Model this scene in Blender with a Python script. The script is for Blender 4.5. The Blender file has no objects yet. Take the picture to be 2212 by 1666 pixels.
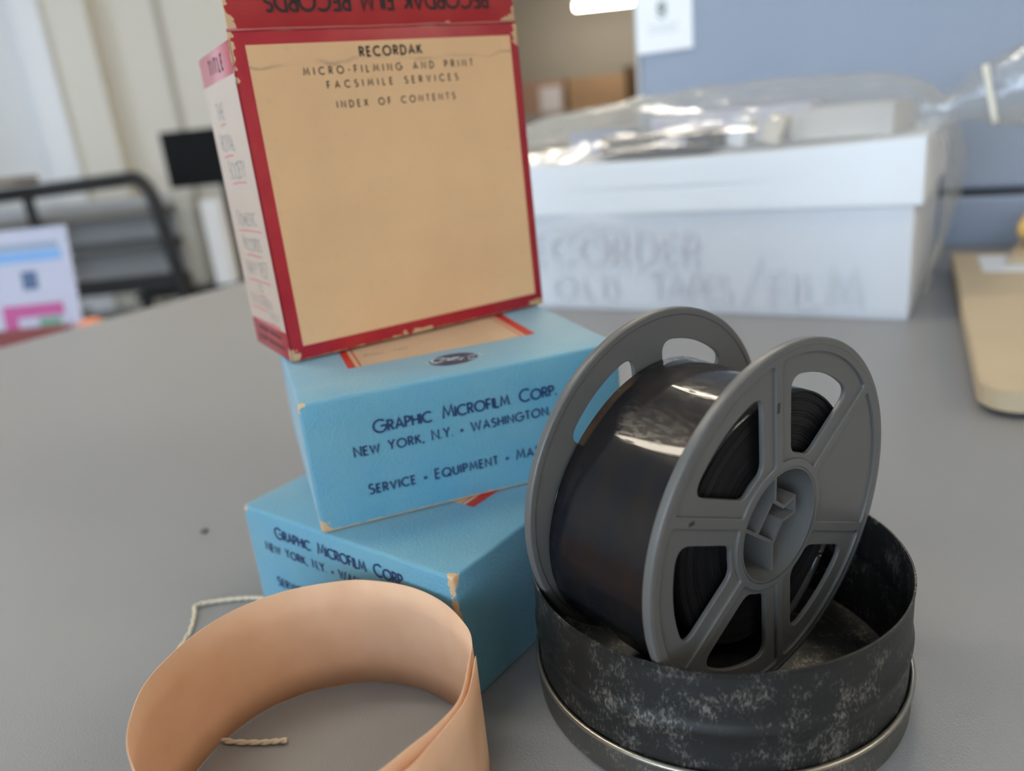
import bpy, bmesh, math, random
from math import sin, cos, pi, radians, sqrt, atan2
from mathutils import Vector, Matrix, noise
random.seed(7)
S = bpy.context.scene
COL = S.collection

# ------------------------------------------------------------------ camera
F_PX, PITCH, ROLL, CAM_H = 1687.4, 0.32181, 0.10191, 0.15230
cd = bpy.data.cameras.new('camera'); cam = bpy.data.objects.new('camera', cd); COL.objects.link(cam)
_right = Vector((1, 0, 0)); _fwd = Vector((0, cos(PITCH), -sin(PITCH))); _up = _right.cross(_fwd)
_R = cos(ROLL)*_right - sin(ROLL)*_up
_U = cos(ROLL)*_up + sin(ROLL)*_right
M = Matrix((_R, _U, -_fwd)).transposed().to_4x4(); M.translation = (0, 0, CAM_H)
cam.matrix_world = M
cd.sensor_width = 36; cd.lens = F_PX/2212*36; cd.clip_start = .01; cd.clip_end = 60
cd.dof.use_dof = True; cd.dof.focus_distance = .196; cd.dof.aperture_fstop = 8.6
S.camera = cam

# ------------------------------------------------------------------ exposure, sky, daylight
S.view_settings.view_transform = 'Standard'; S.view_settings.look = 'None'
S.view_settings.gamma = 1; S.view_settings.use_curve_mapping = False
S.view_settings.exposure = 0.27
W = bpy.data.worlds.new('sky'); S.world = W; W.use_nodes = True
W.node_tree.nodes['Background'].inputs[0].default_value = (.62, .78, 1, 1)
W.node_tree.nodes['Background'].inputs[1].default_value = 1.0

def daylight(name, loc, rot, sx, sy, power, col):
    l = bpy.data.lights.new(name, 'AREA'); l.shape = 'RECTANGLE'; l.size = sx; l.size_y = sy
    l.energy = power; l.color = col
    o = bpy.data.objects.new(name, l); COL.objects.link(o); o.location = loc; o.rotation_euler = rot
    return o
WINX = -3.45
daylight('daylight_side', (WINX-.04, -1.45, .72), (0, radians(-90), 0), 1.5, 1.7, 16, (.70, .85, 1))
daylight('daylight_front', (-1.75, -2.54, .72), (radians(90), 0, 0), 2.9, 1.5, 92, (.68, .83, 1))
daylight('daylight_added', (WINX-.04, 3.4, .72), (0, radians(-90), 0), 1.5, 1.4, 21, (.74, .86, 1))  # added unseen daylight, brightens the left wall corner and reel rims
LAMP_E = 27.0
LAMP_C = (1, .89, .73, 1)

# ------------------------------------------------------------------ helpers
def N(nt, t, **k):
    n = nt.nodes.new('ShaderNode'+t)
    for a, b in k.items(): setattr(n, a, b)
    return n
def mat(name, col, rough=.6, metal=0, bump=None, var=None, spec=.5, coat=0, subsurf=None):
    """bump=(scale, strength, distance), var=(scale, second colour, amount)"""
    m = bpy.data.materials.new(name); m.use_nodes = True; nt = m.node_tree
    b = nt.nodes['Principled BSDF']; L = nt.links
    b.inputs['Base Color'].default_value = (*col, 1); b.inputs['Roughness'].default_value = rough
    b.inputs['Metallic'].default_value = metal; b.inputs['Specular IOR Level'].default_value = spec
    b.inputs['Coat Weight'].default_value = coat
    tc = N(nt, 'TexCoord')
    if var:
        n = N(nt, 'TexNoise'); n.inputs['Scale'].default_value = var[0]; n.inputs['Detail'].default_value = 4
        L.new(tc.outputs['Object'], n.inputs['Vector'])
        r = N(nt, 'ValToRGB'); r.color_ramp.elements[0].position = .35; r.color_ramp.elements[1].position = .65
        r.color_ramp.elements[0].color = (*col, 1)
        c2 = [a*(1-var[2])+c*var[2] for a, c in zip(col, var[1])]
        r.color_ramp.elements[1].color = (*c2, 1)
        L.new(n.outputs['Fac'], r.inputs['Fac']); L.new(r.outputs['Color'], b.inputs['Base Color'])
    if bump:
        n = N(nt, 'TexNoise'); n.inputs['Scale'].default_value = bump[0]; n.inputs['Detail'].default_value = 3
        L.new(tc.outputs['Object'], n.inputs['Vector'])
        bp = N(nt, 'Bump'); bp.inputs['Strength'].default_value = bump[1]; bp.inputs['Distance'].default_value = bump[2]
        L.new(n.outputs['Fac'], bp.inputs['Height']); L.new(bp.outputs['Normal'], b.inputs['Normal'])
    return m
def emis(name, col, e):
    m = bpy.data.materials.new(name); m.use_nodes = True; nt = m.node_tree; nt.nodes.clear()
    o = N(nt, 'OutputMaterial'); x = N(nt, 'Emission'); x.inputs[0].default_value = col; x.inputs[1].default_value = e
    nt.links.new(x.outputs[0], o.inputs[0]); return m
def tag(o, label=None, cat=None, group=None, kind=None):
    if label: o['label'] = label
    if cat: o['category'] = cat
    if group: o['group'] = group
    if kind: o['kind'] = kind
    return o
def thing(name, label, cat, loc=(0, 0, 0), rz=0, group=None):
    o = bpy.data.objects.new(name, None); COL.objects.link(o); o.empty_display_size = .02
    o.location = loc; o.rotation_euler = (0, 0, rz); return tag(o, label, cat, group)
def obj(name, bm, mats, parent=None, smooth=False, angle=None):
    me = bpy.data.meshes.new(name)
    bmesh.ops.recalc_face_normals(bm, faces=bm.faces)
    bm.to_mesh(me); bm.free()
    return link(name, me, mats, parent, smooth, angle)
def link(name, me, mats, parent=None, smooth=False, angle=None):
    for m in (mats if isinstance(mats, (list, tuple)) else [mats]): me.materials.append(m)
    if smooth or angle is not None:
        for p in me.polygons: p.use_smooth = True
        if angle is not None: me.set_sharp_from_angle(angle=radians(angle))
    o = bpy.data.objects.new(name, me); COL.objects.link(o)
    if parent: o.parent = parent
    return o
def box(bm, x0, x1, y0, y1, z0, z1, bev=0, seg=2, mi=0):
    vs = [bm.verts.new(p) for p in ((x0,y0,z0),(x1,y0,z0),(x1,y1,z0),(x0,y1,z0),(x0,y0,z1),(x1,y0,z1),(x1,y1,z1),(x0,y1,z1))]
    fs = [bm.faces.new([vs[i] for i in f]) for f in ((0,3,2,1),(4,5,6,7),(0,1,5,4),(1,2,6,5),(2,3,7,6),(3,0,4,7))]
    for f in fs: f.material_index = mi
    if bev:
        es = list({e for f in fs for e in f.edges})
        r = bmesh.ops.bevel(bm, geom=es, offset=bev, segments=seg, profile=.5, affect='EDGES')
        for f in r['faces']: f.material_index = mi
    return vs
def bx(*a, **k):
    bm = bmesh.new(); box(bm, *a, **k); return bm
def lathe(bm, prof, n=96, closed=False, mi=0):
    rings = []
    for i in range(n):
        a = 2*pi*i/n
        rings.append([bm.verts.new((r*cos(a), r*sin(a), z)) for r, z in prof])
    m = len(prof)
    for i in range(n):
        A, B = rings[i], rings[(i+1) % n]
        for j in range(m if closed else m-1):
            f = bm.faces.new((A[j], B[j], B[(j+1) % m], A[(j+1) % m])); f.material_index = mi
def tube(bm, pts, r, n=8, cap=True):
    pts = [Vector(p) for p in pts]; rings = []
    up = Vector((0, 0, 1))
    for i, p in enumerate(pts):
        t = (pts[min(i+1, len(pts)-1)]-pts[max(i-1, 0)]).normalized()
        a = t.cross(up)
        if a.length < 1e-3: a = t.cross(Vector((0, 1, 0)))
        a.normalize(); b = a.cross(t)
        rr = r[i] if isinstance(r, (list, tuple)) else r
        rings.append([bm.verts.new(p+rr*(cos(2*pi*k/n)*a+sin(2*pi*k/n)*b)) for k in range(n)])
    for i in range(len(pts)-1):
        for k in range(n): bm.faces.new((rings[i][k], rings[i][(k+1) % n], rings[i+1][(k+1) % n], rings[i+1][k]))
    if cap: bm.faces.new(rings[0][::-1]); bm.faces.new(rings[-1])
def smooth_path(pts, k=8):
    """Catmull-Rom through the points"""
    P = [Vector(p) for p in pts]; P = [2*P[0]-P[1]]+P+[2*P[-1]-P[-2]]; out = []
    for i in range(1, len(P)-2):
        for j in range(k):
            t = j/k; a, b, c, d = P[i-1:i+3]
            out.append(.5*((2*b)+(c-a)*t+(2*a-5*b+4*c-d)*t*t+(3*b-a-3*c+d)*t**3))
    out.append(P[-2]); return out
def curve_plate(loops, z0, z1, bev):
    """flat plate from 2D outlines (first outer, rest holes), rounded rims -> mesh"""
    cu = bpy.data.curves.new('outline', 'CURVE'); cu.dimensions = '2D'; cu.fill_mode = 'BOTH'
    cu.extrude = (z1-z0)/2-bev; cu.bevel_depth = bev; cu.bevel_resolution = 2; cu.offset = -bev
    for lp in loops:
        s = cu.splines.new('POLY'); s.points.add(len(lp)-1); s.use_cyclic_u = True
        for q, p in zip(s.points, lp): q.co = (p[0], p[1], 0, 1)
    o = bpy.data.objects.new('outline', cu); COL.objects.link(o)
    me = bpy.data.meshes.new_from_object(o.evaluated_get(bpy.context.evaluated_depsgraph_get()))
    bpy.data.objects.remove(o); bpy.data.curves.remove(cu)
    me.transform(Matrix.Translation((0, 0, (z0+z1)/2))); return me

# ------------------------------------------------------------------ lettering (drawn strokes)
def arc(cx, cy, rx, ry, a0, a1, n=14):
    return [(cx+rx*cos(radians(a0+(a1-a0)*i/n)), cy+ry*sin(radians(a0+(a1-a0)*i/n))) for i in range(n+1)]
def _o(w): return [arc(w/2, .5, w/2, .5, 0, 360, 28)]
GLY = {
 'A': (.74, [[(0,0),(.37,1),(.74,0)], [(.13,.33),(.61,.33)]]),
 'B': (.48, [[(0,0),(0,1),(.22,1)]+arc(.22,.77,.2,.23,90,-90)+[(0,.54)], [(0,.54),(.24,.54)]+arc(.24,.27,.24,.27,90,-90)+[(0,0)]]),
 'C': (.82, [arc(.5,.5,.5,.5,48,312,24)]),
 'D': (.66, [[(0,0),(0,1),(.2,1)]+arc(.2,.5,.46,.5,90,-90,18)+[(0,0)]]),
 'E': (.42, [[(.42,1),(0,1),(0,0),(.42,0)], [(0,.52),(.38,.52)]]),
 'F': (.4, [[(.4,1),(0,1),(0,0)], [(0,.5),(.36,.5)]]),
 'G': (.94, [arc(.5,.5,.5,.5,45,360,26)+[(.55,.5)]]),
 'H': (.6, [[(0,0),(0,1)], [(.6,0),(.6,1)], [(0,.52),(.6,.52)]]),
 'I': (.0, [[(0,0),(0,1)]]),
 'J': (.3, [[(.3,1),(.3,.15)]+arc(.12,.15,.18,.15,0,-150,8)]),
 'K': (.55, [[(0,0),(0,1)], [(.5,1),(.02,.45)], [(.16,.6),(.56,0)]]),
 'L': (.38, [[(0,1),(0,0),(.38,0)]]),
 'M': (.86, [[(0,0),(.14,1),(.43,.2),(.72,1),(.86,0)]]),
 'N': (.66, [[(0,0),(0,1),(.66,0),(.66,1)]]),
 'O': (1.0, _o(1.0)), 'Q': (1.0, _o(1.0)+[[(.6,.3),(.98,-.06)]]),
 'P': (.46, [[(0,0),(0,1),(.2,1)]+arc(.2,.74,.26,.26,90,-90)+[(0,.48)]]),
 'R': (.5, [[(0,0),(0,1),(.2,1)]+arc(.2,.75,.25,.25,90,-90)+[(0,.5)], [(.2,.5),(.5,0)]]),
 'S': (.46, [arc(.23,.76,.2,.24,35,250,12)+arc(.22,.26,.25,.26,70,-140,14)]),
 'T': (.5, [[(0,1),(.5,1)], [(.25,1),(.25,0)]]),
 'U': (.58, [[(0,1),(0,.29)]+arc(.29,.29,.29,.29,180,360,12)+[(.58,1)]]),
 'V': (.66, [[(0,1),(.33,0),(.66,1)]]),
 'W': (1.02, [[(0,1),(.26,0),(.51,.9),(.76,0),(1.02,1)]]),
 'X': (.56, [[(0,0),(.56,1)], [(0,1),(.56,0)]]),
 'Y': (.6, [[(0,1),(.3,.47),(.6,1)], [(.3,.47),(.3,0)]]),
 'Z': (.52, [[(0,1),(.52,1),(0,0),(.52,0)]]),
 '.': (.0, [[(-.05,.05),(.05,.05)]]), ',': (.02, [[(.04,.08),(-.03,-.14)]]), '-': (.26, [[(0,.42),(.26,.42)]]),
 '/': (.62, [[(0,-.25),(.62,1.35)]]),
 '1': (.14, [[(0,.8),(.14,1),(.14,0)]]), '5': (.44, [[(.42,1),(.08,1),(.04,.58)]+arc(.2,.33,.24,.33,110,-150,12)]),
 '7': (.46, [[(0,1),(.46,1),(.12,0)]]), '9': (.46, [arc(.23,.7,.23,.3,0,360,16), [(.46,.7),(.3,0)]]),
}
def stroke(bm, pts, w, T):
    P = [Vector(p) for p in pts]; closed = (P[0]-P[-1]).length < 1e-4 and len(P) > 3
    if closed: P = P[:-1]
    n = len(P); A = []
    for i in range(n):
        d1 = (P[i]-P[i-1]) if (closed or i > 0) else (P[1]-P[0])
        d2 = (P[(i+1) % n]-P[i]) if (closed or i < n-1) else (P[-1]-P[-2])
        if d1.length < 1e-9: d1 = d2
        if d2.length < 1e-9: d2 = d1
        d1.normalize(); d2.normalize()
        t = d1+d2
        if t.length < .3: t = d2.copy()
        t.normalize(); nn = Vector((-t.y, t.x)); k = 1/max(.55, nn.dot(Vector((-d2.y, d2.x))))
        A.append((bm.verts.new(T(P[i]+nn*w/2*k)), bm.verts.new(T(P[i]-nn*w/2*k))))
    for i in range(n if closed else n-1):
        a, b = A[i], A[(i+1) % n]; bm.faces.new((a[0], a[1], b[1], b[0]))
def text(s, x0, x1, y, cap, small=.8, wt=.13, sp=.5, jit=0, T=None, bm=None):
    """lettering from x0 to x1 on baseline y; lower-case letters become small capitals"""
    bm = bm or bmesh.new(); it = []
    for ch in s:
        k = cap*(small if ch.islower() else 1); c = ch.upper()
        if ch == ' ': it.append((None, cap*sp, k))
        elif ch == '•': it.append(('•', cap*.34, k))
        else: it.append((c, GLY[c][0]*k+wt*cap, k))
    gap = (x1-x0-sum(i[1] for i in it))/max(1, len(it)-1)
    x = x0; T = T or (lambda p: (p.x, p.y, 0))
    for c, wd, k in it:
        dx, dy = random.uniform(-jit, jit)*cap, random.uniform(-jit, jit)*cap
        if c == '•': 
            bm.faces.new([bm.verts.new(T(Vector((x+wd/2+wd/2*cos(a*pi/8), y+cap*.36+wd/2*sin(a*pi/8))))) for a in range(16)])
        elif c:
            for pl in GLY[c][1]:
                stroke(bm, [(x+dx+wt*cap/2+px*k, y+dy+py*k*(1+random.uniform(-jit, jit))) for px, py in pl], wt*cap, T)
        x += wd+gap
    return bm
def lettering(name, lines, m, parent, origin, ux, uy, off=.00006):
    """lines: (text, x0, x1, y, cap, kwargs) in mm on a face spanned by ux, uy from origin (parent frame)"""
    o, ux, uy = Vector(origin), Vector(ux), Vector(uy); nrm = ux.cross(uy).normalized()
    bm = bmesh.new(); T = lambda p: o+ux*p.x*.001+uy*p.y*.001+nrm*off
    for s, a, b, y, cap, kw in lines: text(s, a, b, y, cap, T=T, bm=bm, **kw)
    me = bpy.data.meshes.new(name); bm.to_mesh(me); bm.free()
    return link(name, me, m, parent)
def patch(name, pts, m, parent, origin, ux, uy, off=.00004):
    o, ux, uy = Vector(origin), Vector(ux), Vector(uy); nrm = ux.cross(uy).normalized()
    bm = bmesh.new()
    for poly in pts: bm.faces.new([bm.verts.new(o+ux*a*.001+uy*b*.001+nrm*off) for a, b in poly])
    me = bpy.data.meshes.new(name); bm.to_mesh(me); bm.free()
    return link(name, me, m, parent)
def rect(a, b, c, d): return [(a, c), (b, c), (b, d), (a, d)]

# ------------------------------------------------------------------ materials
def wear(m, spots, tan=(.55, .36, .2), nscale=420, wob=.0016):
    """bare board showing where the paper cover is rubbed away, at given places of the object"""
    nt = m.node_tree; L = nt.links; b = nt.nodes['Principled BSDF']
    tc = N(nt, 'TexCoord'); ns = N(nt, 'TexNoise'); ns.inputs['Scale'].default_value = nscale; ns.inputs['Detail'].default_value = 3
    L.new(tc.outputs['Object'], ns.inputs['Vector'])
    w = N(nt, 'MapRange'); w.inputs['To Min'].default_value = -wob; w.inputs['To Max'].default_value = wob
    w.inputs['From Min'].default_value = .3; w.inputs['From Max'].default_value = .7
    L.new(ns.outputs['Fac'], w.inputs['Value']); tot = None
    for (c, r, sc, *wm) in spots:
        mp = N(nt, 'Mapping'); mp.inputs['Location'].default_value = [-a*s for a, s in zip(c, sc)]; mp.inputs['Scale'].default_value = sc
        L.new(tc.outputs['Object'], mp.inputs['Vector'])
        ln = N(nt, 'VectorMath', operation='LENGTH'); L.new(mp.outputs[0], ln.inputs[0])
        ad = N(nt, 'Math', operation='MULTIPLY_ADD'); L.new(w.outputs[0], ad.inputs[0]); ad.inputs[1].default_value = wm[0] if wm else 1; L.new(ln.outputs['Value'], ad.inputs[2])
        lt = N(nt, 'Math', operation='LESS_THAN'); L.new(ad.outputs[0], lt.inputs[0]); lt.inputs[1].default_value = r
        if tot is None: tot = lt
        else:
            mx = N(nt, 'Math', operation='MAXIMUM'); L.new(tot.outputs[0], mx.inputs[0]); L.new(lt.outputs[0], mx.inputs[1]); tot = mx
    mix = N(nt, 'Mix', data_type='RGBA'); L.new(tot.outputs[0], mix.inputs['Factor'])
    src = b.inputs['Base Color']
    if src.is_linked: L.new(src.links[0].from_socket, mix.inputs['A'])
    else: mix.inputs['A'].default_value = src.default_value
    mix.inputs['B'].default_value = (*tan, 1); L.new(mix.outputs['Result'], src)
    return m
BLUE = (.10, .30, .42)
def blue_mat(name, spots):
    m = mat(name, BLUE, .5, bump=(1100, .35, .0006), var=(45, (.2, .38, .40), .3), spec=.4)
    b = m.node_tree.nodes['Principled BSDF']; b.inputs['Sheen Weight'].default_value = .35; b.inputs['Sheen Roughness'].default_value = .45
    return wear(m, spots)
M_NAVY = mat('navy_ink', (.012, .03, .11), .6)
M_CREAM = mat('cream_label', (.66, .47, .30), .6, var=(60, (.5, .34, .2), .35), spec=.3)
M_REDINK = mat('red_ink', (.55, .03, .02), .5)
M_LOGO = mat('purple_ink', (.04, .04, .10), .5)
M_LOGOLT = mat('pale_blue_ink', (.45, .6, .66), .5)
M_BLACKINK = mat('black_ink', (.012, .012, .011), .6)
M_PENCIL = mat('grey_pen', (.22, .22, .22), .6)
M_REDPEN = mat('red_pencil', (.55, .16, .17), .6)
M_RED = mat('red_paper', (.36, .012, .018), .36, var=(70, (.42, .03, .03), .6), bump=(700, .15, .0004), spec=.5)
M_BOARD = mat('bare_board', (.55, .38, .24), .8, bump=(500, .3, .0005))
M_GREYPL = mat('grey_plastic', (.112, .111, .106), .36, bump=(600, .06, .0002), spec=.45)
M_STEEL = mat('tube_black', (.012, .012, .013), .45)
M_WHITEP = mat('white_paper', (.80, .82, .85), .6)

# ------------------------------------------------------------------ table (laminate top), room frame axes
UA = Vector((.8442, -.5360, 0)); UB = Vector((.5360, .8442, 0)); YAW = atan2(UA.y, UA.x)
def tab(a, b, z=0): return UA*a+UB*b+Vector((0, 0, z))
t = thing('table', 'large grey laminate table carrying the boxes, the reel and the can', 'table', tab(0, 0, -.74), YAW)
def table_mat():
    m = mat('grey_laminate', (.262, .265, .268), .36, spec=.45); nt = m.node_tree; L = nt.links; b = nt.nodes['Principled BSDF']
    tc = N(nt, 'TexCoord'); v = N(nt, 'TexNoise'); v.inputs['Scale'].default_value = 1500; v.inputs['Detail'].default_value = 1
    L.new(tc.outputs['Object'], v.inputs['Vector'])
    bp = N(nt, 'Bump'); bp.inputs['Strength'].default_value = .22; bp.inputs['Distance'].default_value = .0005
    L.new(v.outputs['Fac'], bp.inputs['Height']); L.new(bp.outputs['Normal'], b.inputs['Normal'])
    return m
obj('table_top', bx(-.788, 1.25, -.30, .852, .712, .74, bev=.002), table_mat(), t)
for a in (-.72, 1.18):
    for b in (-.23, .78): obj('leg', bx(a-.03, a+.03, b-.03, b+.03, 0, .712, bev=.004), M_STEEL, t)

# ------------------------------------------------------------------ blue film boxes
def blue_box(name, label, corner, yaw, w, d, h, dx, dy, spots, z, du=0, dv=0, group='blue microfilm boxes'):
    """front text face along local +x from the front left corner"""
    u = Vector((cos(yaw), sin(yaw), 0)); v = Vector((-u.y, u.x, 0))
    c = Vector(corner)+u*w/2+v*d/2
    t = thing(name, label, 'box', (c.x, c.y, z), yaw, group)
    bm = bx(-w/2, w/2, -d/2, d/2, 0, h, bev=.0011, seg=3)
    bmesh.ops.subdivide_edges(bm, edges=[e for e in bm.edges if e.calc_length() > .02], cuts=6, use_grid_fill=True)
    for q in bm.verts:                                     # slightly bowed, hand-worn board
        k = (1-(2*q.co.x/w)**2)*(1-(2*q.co.z/h-1)**2)
        if abs(q.co.y) > d/2-.0012: q.co.y += math.copysign(.00012, q.co.y)*k
    obj('body', bm, blue_mat('blue_cover', spots), t, angle=35)
    f = (-w/2, -d/2-.0003, 0); X, Y, Z = (1, 0, 0), (0, 1, 0), (0, 0, 1)
    lettering('lettering', [('Graphic Microfilm Corp.', 19.8+dx, 78.7+dx, 28.4+dy, 3.9, dict(small=.82, wt=.15, sp=.75)),
        ('New York, N.Y. • Washington, D.C.', 13.1+dx, 86.0+dx, 22.3+dy, 3.05, dict(small=.88, wt=.16, sp=.55)),
        ('Service • Equipment • Materials', 15.6+dx, 83.3+dx, 9.5+dy, 3.15, dict(small=.86, wt=.16, sp=.55))], M_NAVY, t, f, X, Z)
    top = (-w/2+du*.001, -d/2+dv*.001, h)
    lb = patch('label', [rect(21.2, 82, 28.4, 76)], M_CREAM, t, top, X, Y)
    patch('red_stripe', [rect(18.7, 21.2, 28.4, 76), rect(22.6, 23.1, 28.4, 76)], M_REDINK, lb, top, X, Y, .00007)
    patch('red_stripe', [rect(80.4, 84.0, 28.4, 76), rect(78.6, 79.1, 28.4, 76)], M_REDINK, lb, top, X, Y, .00007)
    lettering('label_lettering', [('Roll No.', 26, 41.5, 39.6, 2.2, dict(small=.95, sp=1.2))], M_PENCIL, lb, top, X, Y, .0001)
    el = [(50.9+8.0*cos(a*pi/20), 16.6+6.4*sin(a*pi/20)) for a in range(40)]
    lg = patch('logo', [el], M_LOGO, t, top, X, Y, .00005)
    bm = bmesh.new(); ca, sa = cos(-.28), sin(-.28)
    T = lambda p: Vector(top)+Vector(((51.0+p.x*ca-p.y*sa)*.001, (16.6+p.x*sa+p.y*ca)*.001, .00009))
    text('Graphic', -7.6, 7.2, -2.0, 4.6, small=.8, wt=.17, T=T, bm=bm)
    for p in ([(-9.4, -.6), (-7.6, -2.6), (-5, -3.2)], [(6.5, 3.2), (8.4, 2.4), (9.3, 1.0)]): stroke(bm, p, .5, T)
    me = bpy.data.meshes.new('logo_lettering'); bm.to_mesh(me); bm.free(); link('logo_lettering', me, M_LOGOLT, lg)
    return t
YAW1 = .8809+.016
b1_front = Vector((-.0206, .17913, 0)); v1 = Vector((-sin(YAW1), cos(YAW1), 0)); u1 = Vector((cos(YAW1), sin(YAW1), 0))
D1 = .0935; W1 = .1015; H1 = .0411; H2 = .0413
lc = b1_front+v1*D1                         # left end of the lettered face
blue_box('film_box', 'pale blue microfilm box lying on the table, lowest of the stack', lc, YAW1-pi/2, D1, W1, H1, -3.9, 4.6,
    [((D1/2, -W1/2, H1), .0024, (1, 1, .6), .7), ((D1/2, -W1/2, H1*.6), .0011, (1, 1, .05), .5), ((-D1/2, -W1/2, H1), .002, (1, 1, 1))], 0, -11.2, 5.4)
W2 = .1016
blue_box('film_box', 'pale blue microfilm box in the middle of the stack, under the red one', (-.0612, .21031, 0), .31255, W2, W2, H2, 0, 0,
    [((-W2/2, -W2/2, 0), .0030, (1, 1, .8)), ((-W2/2, -W2/2, H2), .0019, (1, 1, 1)), ((0, -W2/2, -.0003), .0012, (.001, .6, 1.0), .2),
     ((0, 0, -.0035), .0028, (.001, .001, 1))], H1+.0002)

# ------------------------------------------------------------------ red box standing on them
WR, DR, HR = .1022, .0465, .1030; YR = .52373; TILT = .018
ur = Vector((cos(YR), sin(YR), 0)); vr = Vector((-ur.y, ur.x, 0))
o = Vector((-.07275, .25447, H1+H2+DR*sin(TILT)+.0002))
rb = thing('film_box', 'open red-bordered box with cream index panel standing on top of the blue boxes', 'box', o)
rb.matrix_world = Matrix.Translation(o) @ Matrix.Rotation(YR, 4, 'Z') @ Matrix.Rotation(-TILT, 4, 'X')
th = .0008
bm = bmesh.new()
def wall(bm, x0, x1, y0, y1, z0, z1, mi=0): box(bm, x0, x1, y0, y1, z0, z1, bev=.0003, seg=2, mi=mi)
wall(bm, 0, WR, 0, th, 0, HR)                     # front
wall(bm, 0, WR, DR-th, DR, 0, HR-.002)            # back
wall(bm, 0, th, 0, DR, 0, HR-.002); wall(bm, WR-th, WR, 0, DR, 0, HR-.002)
wall(bm, 0, WR, 0, DR, 0, th)
red_body = wear(mat('red_cover', (.33, .008, .022), .34, var=(70, (.42, .03, .03), .6), bump=(700, .12, .0004)),
    [((0, 0, 0), .0032, (1, 1, .8)), ((WR*.46, 0, -.0003), .0017, (.2, 1, 1)), ((WR, 0, 0), .0025, (.4, 1, 1)), ((0, 0, HR*.96), .0008, (1, 1, .12)),
     ((0, DR, HR), .002, (1, 1, 1)), ((WR*.5, 0, -.0004), .0008, (.001, .6, 1), .25), ((WR, 0, HR-.003), .0022, (1, 1, .5))], wob=.0012)
obj('body', bm, red_body, rb, angle=35)
# lid flap hinged on the front edge and thrown open upwards
bm = bmesh.new(); wall(bm, .0004, WR-.0004, .0002, .0009, HR+.0006, HR+.041)
bmesh.ops.subdivide_edges(bm, edges=[e for e in bm.edges if e.calc_length() > .01], cuts=5, use_grid_fill=True)
for q in bm.verts: q.co.y += .0016*((q.co.z-HR)/.041)**2; q.co.x += .0004*noise.noise(q.co*90)
flapm = wear(mat('red_flap', (.34, .014, .02), .36, var=(70, (.4, .03, .03), .6), bump=(700, .12, .0004)),
    [((0, 0, HR+.02), .0012, (1, 1, .03)), ((WR, 0, HR+.02), .0012, (1, 1, .03)), ((WR-.001, 0, HR), .0035, (.7, 1, 1)), ((0, 0, HR), .003, (1, 1, .6)), ((WR*.72, 0, HR), .0012, (.3, 1, 1))], wob=.0012)
fl = obj('lid_flap', bm, flapm, rb, angle=35)
bm = bmesh.new(); tube(bm, [(x*WR/12, -.00005+.0003*noise.noise(Vector((x, 3, 1))), HR+.0003+.0005*noise.noise(Vector((x*.7, 1, 5)))) for x in range(13)], .0004, 8)
obj('hinge_crease', bm, mat('rubbed_red', (.42, .09, .08), .5), rb, smooth=True)
lettering('flap_lettering', [('RECORDAK FILM RECORDS', 0, 79.0, 0, 4.9, dict(wt=.17, sp=.6))], M_BLACKINK, fl,
    (.0914, .00015, HR+.0102), (-1, 0, 0), (0, 0, -1), .0002)
X, Y, Z = (1, 0, 0), (0, 1, 0), (0, 0, 1)
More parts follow.
